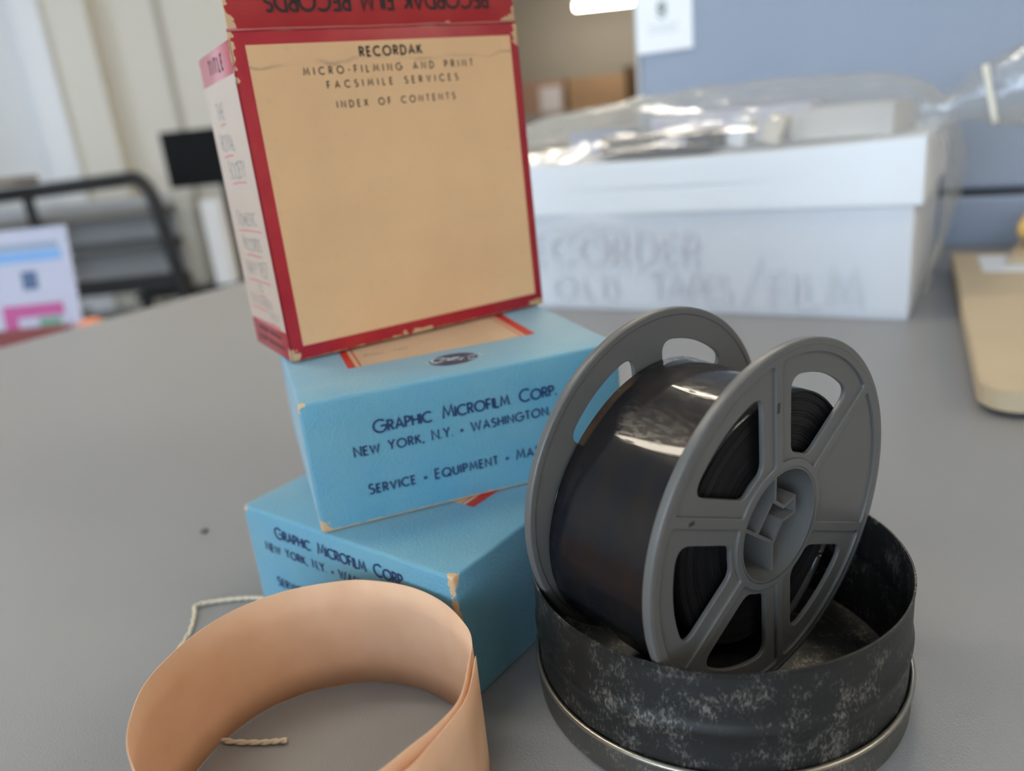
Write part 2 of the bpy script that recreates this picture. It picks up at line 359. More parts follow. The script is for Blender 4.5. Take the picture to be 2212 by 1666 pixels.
def cream_mat():
    m = mat('aged_cream', (.70, .45, .245), .55, var=(28, (.62, .385, .205), .6), spec=.25, bump=(420, .1, .0004))
    nt = m.node_tree; L = nt.links; b = nt.nodes['Principled BSDF']; tc = N(nt, 'TexCoord')
    sx = N(nt, 'SeparateXYZ'); L.new(tc.outputs['Object'], sx.inputs[0])
    # scuff marks: blotches thresholded out of fine noise
    n1 = N(nt, 'TexNoise'); n1.inputs['Scale'].default_value = 260; n1.inputs['Detail'].default_value = 6; n1.inputs['Roughness'].default_value = .7
    L.new(tc.outputs['Object'], n1.inputs['Vector'])
    r1 = N(nt, 'MapRange'); r1.inputs['From Min'].default_value = .58; r1.inputs['From Max'].default_value = .78; L.new(n1.outputs['Fac'], r1.inputs['Value'])
    # a torn crease wandering along the top
    n2 = N(nt, 'TexNoise'); n2.inputs['Scale'].default_value = 55; n2.inputs['Detail'].default_value = 7; L.new(tc.outputs['Object'], n2.inputs['Vector'])
    ma = N(nt, 'Math', operation='MULTIPLY_ADD'); L.new(n2.outputs['Fac'], ma.inputs[0]); ma.inputs[1].default_value = .009; ma.inputs[2].default_value = .0885
    df = N(nt, 'Math', operation='SUBTRACT'); L.new(sx.outputs['Z'], df.inputs[0]); L.new(ma.outputs[0], df.inputs[1])
    ab = N(nt, 'Math', operation='ABSOLUTE'); L.new(df.outputs[0], ab.inputs[0])
    r2 = N(nt, 'MapRange'); r2.inputs['From Min'].default_value = .0008; r2.inputs['From Max'].default_value = .0001; L.new(ab.outputs[0], r2.inputs['Value'])
    g = N(nt, 'TexNoise'); g.inputs['Scale'].default_value = 38; L.new(tc.outputs['Object'], g.inputs['Vector'])
    rg = N(nt, 'MapRange'); rg.inputs['From Min'].default_value = .42; rg.inputs['From Max'].default_value = .62; L.new(g.outputs['Fac'], rg.inputs['Value'])
    mu = N(nt, 'Math', operation='MULTIPLY'); L.new(r2.outputs[0], mu.inputs[0]); L.new(rg.outputs[0], mu.inputs[1])
    m2 = N(nt, 'Math', operation='MULTIPLY'); L.new(r1.outputs[0], m2.inputs[0]); m2.inputs[1].default_value = .4
    mx = N(nt, 'Math', operation='MAXIMUM'); L.new(mu.outputs[0], mx.inputs[0]); L.new(m2.outputs[0], mx.inputs[1])
    sc = N(nt, 'Math', operation='MULTIPLY'); L.new(mx.outputs[0], sc.inputs[0]); sc.inputs[1].default_value = .42
    mix = N(nt, 'Mix', data_type='RGBA'); L.new(sc.outputs[0], mix.inputs['Factor'])
    L.new(b.inputs['Base Color'].links[0].from_socket, mix.inputs['A']); mix.inputs['B'].default_value = (.14, .11, .09, 1)
    L.new(mix.outputs['Result'], b.inputs['Base Color'])
    return m
fp = patch('index_panel', [rect(4.6, 98.8, 4.8, 99.0)], cream_mat(), rb, (0, 0, 0), X, Z, .00006)
lettering('panel_lettering', [('RECORDAK', 40.6, 63.4, 94.4, 2.7, dict(wt=.24)),
    ('MICRO-FILMING AND PRINT', 20.9, 82.5, 89.6, 2.1, dict(wt=.19, sp=.7)),
    ('FACSIMILE SERVICES', 28, 75.9, 85.3, 2.05, dict(wt=.19, sp=.7)),
    ('INDEX OF CONTENTS', 30.2, 73.9, 79.2, 2.0, dict(wt=.19, sp=.7))], M_BLACKINK, fp, (0, 0, 0), X, Z, .0001)
# written panel on the narrow left side (x runs from the back edge to the front edge)
SO, SX = (0, DR, 0), (0, -1, 0)
sp_ = patch('side_panel', [rect(.6, 45.5, 10, 91.5)], mat('side_cream', (.52, .40, .31), .5, var=(40, (.46, .35, .27), .5)), rb, SO, SX, Z, .00006)
hw = dict(wt=.09, jit=.06, small=.9)
lettering('handwriting', [('The', 12, 22, 80, 5, hw), ('Royal', 9, 28, 70, 5.4, hw), ('Society', 13, 36, 61, 5.6, hw),
    ('Domestic', 10, 36, 45, 4.6, hw), ('Records', 12, 36, 36.5, 4.4, hw), ('May 1957', 10, 38, 27.5, 5.2, hw),
    ('To', 20, 26, 21.5, 3.2, hw), ('December', 8, 34, 16.5, 3.4, hw), ('1957', 28, 40, 12.2, 3.2, hw)], M_PENCIL, sp_, SO, SX, Z, .0001)
bm = bmesh.new(); T = lambda p: Vector(SO)+Vector(SX)*p.x*.001+Vector((0, 0, p.y*.001))+Vector((-.0001, 0, 0))
for a, b_, y in ((14, 22, 78.4), (10, 24, 68.3), (14, 34, 59.3), (9, 40, 43.2), (12, 34, 34.6), (9, 38, 25.6), (20, 28, 20.2), (5, 26, 15), (26, 40, 11), (4, 40, 10.6)):
    stroke(bm, [(a, y-.3), ((a+b_)/2, y+.1), (b_, y)], .55, T)
me = bpy.data.meshes.new('underlines'); bm.to_mesh(me); bm.free(); link('underlines', me, M_REDPEN, sp_)
lettering('side_lettering', [('TITLE', 14, 34, 94.2, 4.2, dict(wt=.2))], M_BLACKINK, rb, SO, SX, Z, .0001)
patch('small_print', [rect(8, 22, 6.4, 8.0), rect(24, 38, 6.4, 8.0), rect(6, 18, 2.8, 4.4), rect(20, 40, 2.8, 4.4)], mat('faded_print', (.12, .01, .015), .5), rb, SO, SX, Z, .0001)

# ------------------------------------------------------------------ metal can and its lid
CX, CY = .0497, .1854; CR, CH, LR, LH = .0495, .0371, .0501, .0106
def tin(name, scratch, base, light):
    m = mat(name, base, .42, metal=.75); nt = m.node_tree; L = nt.links; b = nt.nodes['Principled BSDF']; tc = N(nt, 'TexCoord')
    mp = N(nt, 'Mapping'); mp.inputs['Scale'].default_value = (1, 1, .45); mp.inputs['Rotation'].default_value = (.3, .2, 0)
    L.new(tc.outputs['Object'], mp.inputs['Vector'])
    fine = N(nt, 'TexNoise'); fine.inputs['Scale'].default_value = 1500; fine.inputs['Detail'].default_value = 5; fine.inputs['Roughness'].default_value = .75
    L.new(mp.outputs[0], fine.inputs['Vector'])
    big = N(nt, 'TexNoise'); big.inputs['Scale'].default_value = 120; big.inputs['Detail'].default_value = 8; big.inputs['Roughness'].default_value = .68; L.new(tc.outputs['Object'], big.inputs['Vector'])
    ad = N(nt, 'Math', operation='MULTIPLY'); L.new(fine.outputs['Fac'], ad.inputs[0]); L.new(big.outputs['Fac'], ad.inputs[1])
    r = N(nt, 'MapRange'); r.inputs['From Min'].default_value = scratch; r.inputs['From Max'].default_value = scratch+.12; L.new(ad.outputs[0], r.inputs['Value'])
    mix = N(nt, 'Mix', data_type='RGBA'); L.new(r.outputs[0], mix.inputs['Factor'])
    mix.inputs['A'].default_value = (*base, 1); mix.inputs['B'].default_value = (*light, 1); L.new(mix.outputs['Result'], b.inputs['Base Color'])
    rr = N(nt, 'MapRange'); rr.inputs['To Min'].default_value = .34; rr.inputs['To Max'].default_value = .6; L.new(big.outputs['Fac'], rr.inputs['Value']); L.new(rr.outputs[0], b.inputs['Roughness'])
    bp = N(nt, 'Bump'); bp.inputs['Strength'].default_value = .25; bp.inputs['Distance'].default_value = .0003
    L.new(ad.outputs[0], bp.inputs['Height']); L.new(bp.outputs['Normal'], b.inputs['Normal'])
    return m
M_TIN = tin('oxidised_tin', .268, (.042, .043, .042), (.27, .25, .22))
M_TIN2 = tin('scuffed_tin', .28, (.13, .125, .11), (.40, .37, .31))
lid = thing('can_lid', 'scuffed metal can lid with rolled bead, lying under the open can', 'lid', (CX, CY, 0))
def fillet(c, r, a0, a1, n=6): return [(c[0]+r*cos(radians(a0+(a1-a0)*i/n)), c[1]+r*sin(radians(a0+(a1-a0)*i/n))) for i in range(n+1)]
bm = bmesh.new()
lathe(bm, [(.0001, .0)]+[(LR-.002, 0)]+fillet((LR-.0012, .0012), .0012, -90, 0)+[(LR, LH-.0016), (LR-.0004, LH-.0016), (LR-.0004, .0014), (LR-.001, .0005), (.0001, .0005)], 128)
obj('lid_pan', bm, M_TIN2, lid, angle=40)
bm = bmesh.new(); lathe(bm, fillet((LR, LH-.0008), .0007, 0, 330, 10), 128, closed=True); obj('rolled_bead', bm, mat('bead_highlight', (.36, .34, .29), .3, metal=.85, bump=(900, .25, .0003)), lid, smooth=True)  # bead colour brightened to carry the highlights along the rim
can = thing('film_can', 'dark oxidised round metal can holding the grey film reel', 'can', (CX, CY, .0006))
h = CH-.0006
def rib(z): return .0007*math.exp(-((z-.0205)/.0016)**2)
outer = [(CR-.0003+0*z-.0009*0+rib(z)-.0000, z) for z in [.0012+(h-.0018)*i/28 for i in range(29)]]
inner = [(r-.0004, z) for r, z in outer[::-1]]
bm = bmesh.new()
lathe(bm, [(.0001, 0), (CR-.0018, 0)]+fillet((CR-.0015, .0012), .0012, -90, -8, 4)+outer+[(CR-.0001, h-.0003), (CR-.0001, h), (CR-.0006, h)]+inner
      +[(CR-.0012, .0009), (CR-.006, .0006), (CR-.0066, .0011), (CR-.0078, .0011), (CR-.0084, .0006), (.0001, .0006)], 160)
obj('can_body', bm, M_TIN, can, angle=35)

# ------------------------------------------------------------------ reel of film, wedged upright in the can
AX = Vector((.59237, -.80343, -.06005)).normalized(); E1 = Vector((.80488, .59344, 0)); E2 = AX.cross(E1).normalized()
E1 = E2.cross(AX)
FC = Vector((.0612, .16935, .0532)); WID = .0394; RR = .0471; A0 = 96.4
reel = thing('film_reel', 'grey plastic reel wound with glossy dark film, standing in the round metal can', 'film reel')
mw = Matrix((E1, E2, AX)).transposed().to_4x4(); mw.translation = FC; reel.matrix_world = mw
def circ(r, n=144): return [(r*cos(2*pi*i/n), r*sin(2*pi*i/n)) for i in range(n)]
def sector(c, w, r1, r2, p1, p2, half=30):
    """rounded opening between two spokes; c middle angle, w distance kept from the spoke lines"""
    def pol(r, a): return Vector((r*cos(radians(a)), r*sin(radians(a))))
    h2 = half-math.degrees(math.asin(w/r2)); h1 = max(2.5, half-math.degrees(math.asin(min(.99, w/r1))))
    ar2 = [pol(r2, c-h2+2*h2*i/24) for i in range(25)]; ar1 = [pol(r1, c+h1-2*h1*i/10) for i in range(11)]
    segs = [ar2, [ar2[-1], ar1[0]], ar1, [ar1[-1], ar2[0]]]
    def trim(pl, d0, d1):
        L = [0]
        for a, b in zip(pl, pl[1:]): L.append(L[-1]+(b-a).length)
        d0, d1 = min(d0, L[-1]*.48), min(d1, L[-1]*.48)
        def at(s):
            for i in range(len(pl)-1):
                if L[i+1] >= s-1e-9: return pl[i].lerp(pl[i+1], (s-L[i])/max(1e-9, L[i+1]-L[i]))
        return [at(d0)]+[p for p, l in zip(pl, L) if d0+.05e-3 < l < L[-1]-d1-.05e-3]+[at(L[-1]-d1)]
    rs = [(p2, p2), (p2, p1), (p1, p1), (p1, p2)]
    tr = [trim(s, *r) for s, r in zip(segs, rs)]; out = []
    for i in range(4):
        out += tr[i]; a, cpt, b = tr[i][-1], segs[i][-1], tr[(i+1) % 4][0]
        for k in range(1, 7): q = k/7; out.append(a*(1-q)**2+cpt*2*q*(1-q)+b*q*q)
    res = [out[0]]
    for p in out[1:]:
        if (p-res[-1]).length > 2e-5: res.append(p)
    return [(p.x, p.y) for p in res]
WINS = [sector(A0+30+60*k, .0055, .0185, .0385, .0028, .0042) for k in (0, 1, 2, 3, 5)]     # five windows, one blank sector
PANS = [sector(A0+30+60*k, .0014, .0172, .0436, .0008, .0016) for k in range(6)]
HUBR = .0148
def flange(name, front):
    s = 1 if front else -1
    parts = [curve_plate([circ(.0462)]+WINS+[circ(HUBR, 96)], -.0009, .0004, .0003)]
    parts.append(curve_plate([circ(.0462)]+PANS+[circ(HUBR, 96)], .0, .0011, .0003))
    bm = bmesh.new()
    for me in parts: bm.from_mesh(me); bpy.data.meshes.remove(me)
    lathe(bm, fillet((RR-.0006, .0006), .0006, 90, 0, 5)+fillet((RR-.0006, -.0006), .0006, 0, -90, 5)+[(.0453, -.0012)]+[(.0450, -.0009), (.0450, .0009), (.0455, .00125)], 192, closed=True)
    if not front:
        for q in bm.verts: q.co.z = -q.co.z - WID
        bmesh.ops.reverse_faces(bm, faces=bm.faces)
    return obj(name, bm, M_GREYPL, reel, angle=32)
flange('flange', True); flange('flange', False)
bm = bmesh.new()
lathe(bm, [(HUBR-.0001, .0011), (HUBR+.0006, .0011), (HUBR+.0012, .0008), (HUBR+.0016, -.0008), (HUBR+.0016, -WID-.0008), (HUBR+.0012, -WID-.0013), (HUBR-.0001, -WID-.0013), (HUBR-.0001, -WID+.009), (.0063, -WID+.009), (.0063, -WID+.010), (HUBR-.0003, -WID+.010), (HUBR-.0003, -.0105), (.0063, -.0105), (.0063, -.0095), (HUBR-.0003, -.0095)], 128, closed=True)
obj('hub', bm, M_GREYPL, reel, angle=32)
# square spindle socket with a key slot and three webs
def strip(bm, pts, w, z0, z1, closed=False):
    P = [Vector(p) for p in pts]; n = len(P); A = []
    for i in range(n):
        d1 = (P[i]-P[i-1]).normalized() if (closed or i) else (P[1]-P[0]).normalized()
        d2 = (P[(i+1) % n]-P[i]).normalized() if (closed or i < n-1) else d1
        n1, n2 = Vector((-d1.y, d1.x)), Vector((-d2.y, d2.x)); m_ = (n1+n2).normalized(); k = w/2/max(.4, m_.dot(n2))
        A.append([bm.verts.new((*(P[i]+m_*k*s), z)) for s in (1, -1) for z in (z0, z1)])
    for i in range(n if closed else n-1):
        a, b = A[i], A[(i+1) % n]
        for f in ((0, 1, 1, 0), (1, 3, 3, 1), (3, 2, 2, 3), (2, 0, 0, 2)): bm.faces.new((a[f[0]], a[f[1]], b[f[1]], b[f[0]]))
    if not closed:
        for a in (A[0], A[-1]): bm.faces.new((a[0], a[1], a[3], a[2]))
bm = bmesh.new(); k = .001
sq = [(-.6, 6.3), (4.3, 2.6), (8.8, 3.7), (9.4, -.9), (4.2, -1.3), (.7, -6.2), (-6.4, -1.0)]
sq = [(a*k, b*k) for a, b in sq]
strip(bm, sq, .0009, -.0098, -.0010, closed=True)
strip(bm, [sq[0], (-.0011, .01475)], .0009, -.0098, -.0004)
strip(bm, [sq[5], (.0013, -.01475)], .0009, -.0098, -.0012)
strip(bm, [sq[6], (-.0140, .0045)], .0009, -.0098, -.0012)
bmesh.ops.bevel(bm, geom=[e for e in bm.edges if e.is_manifold and e.calc_face_angle(0) > .5], offset=.00012, segments=1, affect='EDGES')
obj('spindle_socket', bm, M_GREYPL, reel)
M_SM = mat('dark_smudge', (.03, .027, .024), .6)
for (x, y, w_, h_) in ((-.0338, .0148, .0018, .001), (-.0042, .0325, .0011, .0026), (.0375, -.0178, .001, .0006)):
    obj('mould_mark', bx(x-w_/2, x+w_/2, y-h_/2, y+h_/2, .00108, .00114), M_SM, reel)
# wound film: tight pack with ridged ends, and a slack outer lap
def film_mat(name, base, rough):
    m = mat(name, base, rough, spec=.06, coat=.5); nt = m.node_tree; L = nt.links; b = nt.nodes['Principled BSDF']; tc = N(nt, 'TexCoord')
    b.inputs['Coat Roughness'].default_value = .045
    mp = N(nt, 'Mapping'); mp.inputs['Scale'].default_value = (1, 1, 2.2); L.new(tc.outputs['Object'], mp.inputs['Vector'])
    n = N(nt, 'TexNoise'); n.inputs['Scale'].default_value = 60; n.inputs['Detail'].default_value = 6; n.inputs['Roughness'].default_value = .65
    L.new(mp.outputs[0], n.inputs['Vector'])
    r = N(nt, 'ValToRGB'); e = r.color_ramp.elements; e[0].position = .3; e[0].color = (.006, .008, .012, 1); e[1].position = .75; e[1].color = (.018, .013, .010, 1)
    L.new(n.outputs['Fac'], r.inputs['Fac']); L.new(r.outputs['Color'], b.inputs['Base Color'])
    q = N(nt, 'TexNoise'); q.inputs['Scale'].default_value = 300; q.inputs['Detail'].default_value = 5; L.new(tc.outputs['Object'], q.inputs['Vector'])
    rr = N(nt, 'MapRange'); rr.inputs['From Min'].default_value = .35; rr.inputs['From Max'].default_value = .7; rr.inputs['To Min'].default_value = .3; rr.inputs['To Max'].default_value = .55
    L.new(q.outputs['Fac'], rr.inputs['Value']); L.new(rr.outputs[0], b.inputs['Roughness'])
    sm = N(nt, 'Mapping'); sm.inputs['Scale'].default_value = (1, 1, .35); L.new(tc.outputs['Object'], sm.inputs['Vector'])     # handling scuffs in the gloss
    s1 = N(nt, 'TexNoise'); s1.inputs['Scale'].default_value = 900; s1.inputs['Detail'].default_value = 4; L.new(sm.outputs[0], s1.inputs['Vector'])
    s2 = N(nt, 'TexNoise'); s2.inputs['Scale'].default_value = 70; s2.inputs['Detail'].default_value = 4; L.new(tc.outputs['Object'], s2.inputs['Vector'])
    sx = N(nt, 'Math', operation='MULTIPLY'); L.new(s1.outputs['Fac'], sx.inputs[0]); L.new(s2.outputs['Fac'], sx.inputs[1])
    cr_ = N(nt, 'MapRange'); cr_.inputs['From Min'].default_value = .22; cr_.inputs['From Max'].default_value = .36; cr_.inputs['To Min'].default_value = .035; cr_.inputs['To Max'].default_value = .26
    L.new(sx.outputs[0], cr_.inputs['Value']); L.new(cr_.outputs[0], b.inputs['Coat Roughness'])
    bp = N(nt, 'Bump'); bp.inputs['Strength'].default_value = .05; bp.inputs['Distance'].default_value = .0003; L.new(q.outputs['Fac'], bp.inputs['Height'])
    L.new(bp.outputs['Normal'], b.inputs['Normal']); return m
FZ0, FZ1 = -.0022, -.0372
rnd = random.Random(3); prof = [(.0166, FZ0)]; r = .0170
while r < .0328:
    z = FZ0-rnd.choice((0, .00005, .0001, .0001, .0002, .0004)); prof += [(r, z), (r+.00022, z)]; r += .00024
prof += [(.0330, FZ0-.0002), (.0331, FZ0-.0006), (.0331, FZ1+.0003), (.0328, FZ1), (.0166, FZ1)]
bm = bmesh.new(); lathe(bm, prof, 144, closed=True)
M_PACK = mat('film_edges', (.006, .0055, .006), .5, spec=.3)
pk = obj('film_pack', bm, M_PACK, reel, angle=30)
def rout(a):           # outline of the loose lap, angle in degrees
    pts = [(-40, 34.4), (0, 34.0), (40, 33.7), (91, 33.7), (110, 34.0), (130, 34.9), (149, 36.6), (167, 39.0), (191, 42.4), (206, 44.0), (225, 44.4), (250, 43.0), (275, 40.0), (300, 36.6), (320, 34.4), (360, 34.0)]
    for (a0, r0), (a1, r1) in zip(pts, pts[1:]):
        if a0 <= a <= a1: q = (a-a0)/(a1-a0); q = q*q*(3-2*q)*.3+q*.7; return (r0+(r1-r0)*q)*.001
bm = bmesh.new(); NN = 220; cols = []
rs = [rout(-40+360*i/NN) for i in range(NN+1)]
for _ in range(14): rs = [rs[0]]+[(rs[i-1]+2*rs[i]+rs[i+1])/4 for i in range(1, NN)]+[rs[-1]]
for i in range(NN+1):
    a = -40+360*i/NN; rr_ = rs[i]; ca, sa = cos(radians(a)), sin(radians(a)); col = []
    for j in range(13):
        z = FZ0+.0004+(FZ1-FZ0-.0008)*j/12
        q = rr_+.00003*noise.noise(Vector((a*.03, j*.25, 2)))
        col.append(bm.verts.new((q*ca, q*sa, z)))
    cols.append(col)
for i in range(NN):
    for j in range(12): bm.faces.new((cols[i][j], cols[i+1][j], cols[i+1][j+1], cols[i][j+1]))
fo = obj('film_lap', bm, film_mat('glossy_film', (.012, .012, .015), .2), reel, smooth=True)
md = fo.modifiers.new('thickness', 'SOLIDIFY'); md.thickness = .0005; md.offset = -1

# ------------------------------------------------------------------ kraft paper band and its string
def kraft():
    m = bpy.data.materials.new('kraft_band'); m.use_nodes = True; nt = m.node_tree; L = nt.links; b = nt.nodes['Principled BSDF']; out = nt.nodes['Material Output']
    tc = N(nt, 'TexCoord'); n = N(nt, 'TexNoise'); n.inputs['Scale'].default_value = 110; n.inputs['Detail'].default_value = 6; L.new(tc.outputs['Object'], n.inputs['Vector'])
    r = N(nt, 'ValToRGB'); e = r.color_ramp.elements; e[0].position = .3; e[0].color = (.82, .54, .35, 1); e[1].position = .7; e[1].color = (.88, .61, .41, 1)
    L.new(n.outputs['Fac'], r.inputs['Fac']); L.new(r.outputs['Color'], b.inputs['Base Color']); b.inputs['Roughness'].default_value = .75; b.inputs['Specular IOR Level'].default_value = .2
    bp = N(nt, 'Bump'); bp.inputs['Strength'].default_value = .12; bp.inputs['Distance'].default_value = .0005; L.new(n.outputs['Fac'], bp.inputs['Height']); L.new(bp.outputs['Normal'], b.inputs['Normal'])
    tr = N(nt, 'BsdfTranslucent'); tr.inputs['Color'].default_value = (.95, .5, .16, 1)
    mx = N(nt, 'MixShader'); mx.inputs[0].default_value = .2; L.new(b.outputs[0], mx.inputs[1]); L.new(tr.outputs[0], mx.inputs[2]); L.new(mx.outputs[0], out.inputs[0])
    return m
path = [(-.0335, .1225), (-.0278, .1283), (-.0229, .1333), (-.0190, .1390), (-.0174, .1448), (-.0166, .1520), (-.0160, .1600), (-.0178, .1672), (-.0243, .1784), (-.0342, .1874), (-.0470, .1928), (-.0562, .1934), (-.0690, .1913), (-.0803, .1851), (-.0877, .1764),
        (-.0922, .1664), (-.0941, .1563), (-.0928, .1462), (-.0899, .1373), (-.0847, .1290), (-.0770, .1205), (-.0670, .1140), (-.0560, .1105), (-.0450, .1115), (-.0360, .1155), (-.0283, .1218), (-.0245, .1268), (-.0188, .1362), (-.0167, .1410), (-.0157, .1470), (-.0150, .1545)]
inner_end = [(-.0420, .1180), (-.0380, .1196)]
P3 = smooth_path([(x, y, 0) for x, y in inner_end+path], 6)
bm = bmesh.new(); vs = []
for i, p in enumerate(P3):
    vs.append([bm.verts.new((p.x, p.y, .0002+.0348*j/4)) for j in range(5)])
for a, b in zip(vs, vs[1:]):
    for j in range(4): bm.faces.new((a[j], b[j], b[j+1], a[j+1]))
band = obj('paper_band', bm, kraft(), None, smooth=True)
md = band.modifiers.new('thickness', 'SOLIDIFY'); md.thickness = .00022; md.offset = 0
tag(band, 'curled kraft paper band standing on edge on the table, ends overlapping', 'paper band')
st = [(-.0702, .1718, .0011), (-.078, .1722, .0010), (-.0886, .1746, .0009), (-.098, .181, .0009), (-.1075, .189, .0009), (-.1140, .2, .0009), (-.1170, .212, .0009), (-.1164, .226, .0012), (-.1185, .2375, .0012), (-.1196, .2427, .0014), (-.112, .2446, .0012), (-.103, .2448, .001), (-.0975, .244, .0009), (-.0955, .2432, .0009)]
sp2 = smooth_path(st, 10)
bm = bmesh.new()
for ph in (0, pi):                                        # two-ply twisted cord
    pts = []
    for i, p in enumerate(sp2):
        tn = (sp2[min(i+1, len(sp2)-1)]-sp2[max(i-1, 0)]).normalized(); sd = tn.cross(Vector((0, 0, 1))); a = i*.9+ph
        pts.append(p+.00034*(cos(a)*sd+sin(a)*Vector((0, 0, 1))))
    tube(bm, pts, .00052, 7)
s_ = obj('tie_string', bm, mat('cotton', (.62, .55, .42), .8, bump=(3000, .3, .0003)), None, smooth=True)
tag(s_, 'off-white cotton tie string running under the kraft paper band', 'string')
bm = bmesh.new(); bmesh.ops.create_icosphere(bm, subdivisions=2, radius=.0016)
for q in bm.verts: q.co = Vector((q.co.x*1.1, q.co.y*.8, max(-.0007, q.co.z*.6)))*(1+.5*noise.noise(q.co*900))+Vector((-.137, .3015, .0007))
tag(obj('crumb', bm, mat('crumb', (.12, .11, .09), .8), None, smooth=True), 'small dark crumb on the bare table left of the box stack', 'crumb')

# ------------------------------------------------------------------ white carton with lid at the back
WW, WD, WH = .35, .25, .1205
wo = Vector((.27432, .50340, 0)) - UA*(WW/2) + UB*(WD/2+.001)
ct = thing('archive_box', 'large white lidded box with faint marker writing, behind the red box', 'box', wo, YAW)
M_WB = mat('white_card', (.70, .725, .77), .55, bump=(90, .08, .002), var=(12, (.66, .69, .74), .5))
bm = bx(-WW/2+.002, WW/2-.005, -WD/2+.002, WD/2-.003, 0, .112, bev=.0012)
bmesh.ops.subdivide_edges(bm, edges=[e for e in bm.edges if e.calc_length() > .03], cuts=14, use_grid_fill=True)
for q in bm.verts:
    if q.co.y < -WD/2+.01: q.co.y -= .004*math.exp(-((q.co.x+.062)/.035)**2-((q.co.z-.073)/.012)**2)
obj('body', bm, M_WB, ct, angle=40)
bm = bmesh.new(); L0, L1, y0, y1, z0 = -WW/2-.001, WW/2, -WD/2-.001, WD/2-.001, .0775
th_ = .0012
for a in ((L0, L1, y0, y0+th_, z0, WH), (L0, L1, y1-th_, y1, z0, WH), (L0, L0+th_, y0, y1, z0, WH), (L1-th_, L1, y0, y1, z0, WH), (L0, L1, y0, y1, WH-th_, WH)):
    box(bm, *a, bev=.0005)
bmesh.ops.subdivide_edges(bm, edges=[e for e in bm.edges if e.calc_length() > .03], cuts=14, use_grid_fill=True)
for q in bm.verts:
    k = q.co.x/(WW/2)
    if q.co.z > .1: q.co.z -= .0038*(1-k*k)
obj('lid', bm, mat('white_lid', (.82, .85, .88), .5, bump=(90, .06, .002)), ct, angle=40)
M_MARK = mat('grey_marker', (.65, .67, .715), .6)
FO = (WW/2, -WD/2+.001, 0)
mk = dict(wt=.2, jit=.04)
lettering('marker_writing', [('RECORDER', -312, -147, 38, 23, mk), ('OLD', -275, -215, 9, 18, mk), ('TAPES', -188, -124, 10, 19, mk), ('/', -118, -99, 12, 24, dict(wt=.13)), ('FILM', -98, -34, 9, 24, mk)],
    M_MARK, ct, FO, (1, 0, 0), (0, 0, 1), .0011)

def wb(u, v, z=0):     # point on the carton: u leftwards negative from its front right corner, v backwards
    p = Vector((.27432, .50340, 0))+UA*u+UB*v; p.z = z; return p
LT = WH+.0002
def sag(u): k = (u+WW/2)/(WW/2); return -.0038*max(0, 1-k*k)
def carton(name, label, cat, u, v, z, w, d, h, rz, m, group=None, tilt=0):
    p = wb(u, v, z+sag(u+w/2 if u < -WW/2 else u-w/2)*.6+.0008+abs(sin(tilt))*w/2); t = thing(name, label, cat, p, YAW+rz, group); t.rotation_euler = (0, tilt, YAW+rz)
    obj('case', bx(-w/2, w/2, -d/2, d/2, 0, h, bev=.0015), m, t); return t
M_DARKG = mat('dark_case', (.035, .035, .042), .4)
c_ = carton('cassette', 'dark grey cassette with pale label inside the clear bag', 'cassette', -.190, .046, LT, .088, .050, .0150, .06, M_DARKG)
patch('cassette_label', [rect(6, 26, 5, 12)], mat('label_grey', (.4, .4, .45), .5), c_, (0, -.0275, 0), X, Z, .0002)
WG = 'white film cartons in the bag'
carton('film_carton', 'slanted white carton next to the dark cassette in the bag', 'carton', -.130, .048, LT, .012, .05, .020, .12, M_WHITEP, WG, .3)
carton('film_carton', 'slanted cream carton in the bag, second from the dark cassette', 'carton', -.106, .05, LT, .012, .05, .019, .12, mat('cream_card', (.72, .66, .56), .6), WG, .3)
carton('film_carton', 'flat pale carton at the right end inside the bag', 'carton', -.055, .085, LT, .07, .08, .022, -.1, mat('pale_card', (.62, .60, .58), .6), WG)
carton('film_carton', 'large pale carton lying behind the dark cassette in the bag', 'carton', -.160, .150, LT, .13, .09, .026, .1, mat('lilac_card', (.68, .68, .78), .6), WG)
carton('film_carton', 'blue-grey carton at the left end inside the bag', 'carton', -.262, .10, LT, .05, .07, .020, .2, mat('bluegrey_card', (.32, .38, .50), .6), WG)
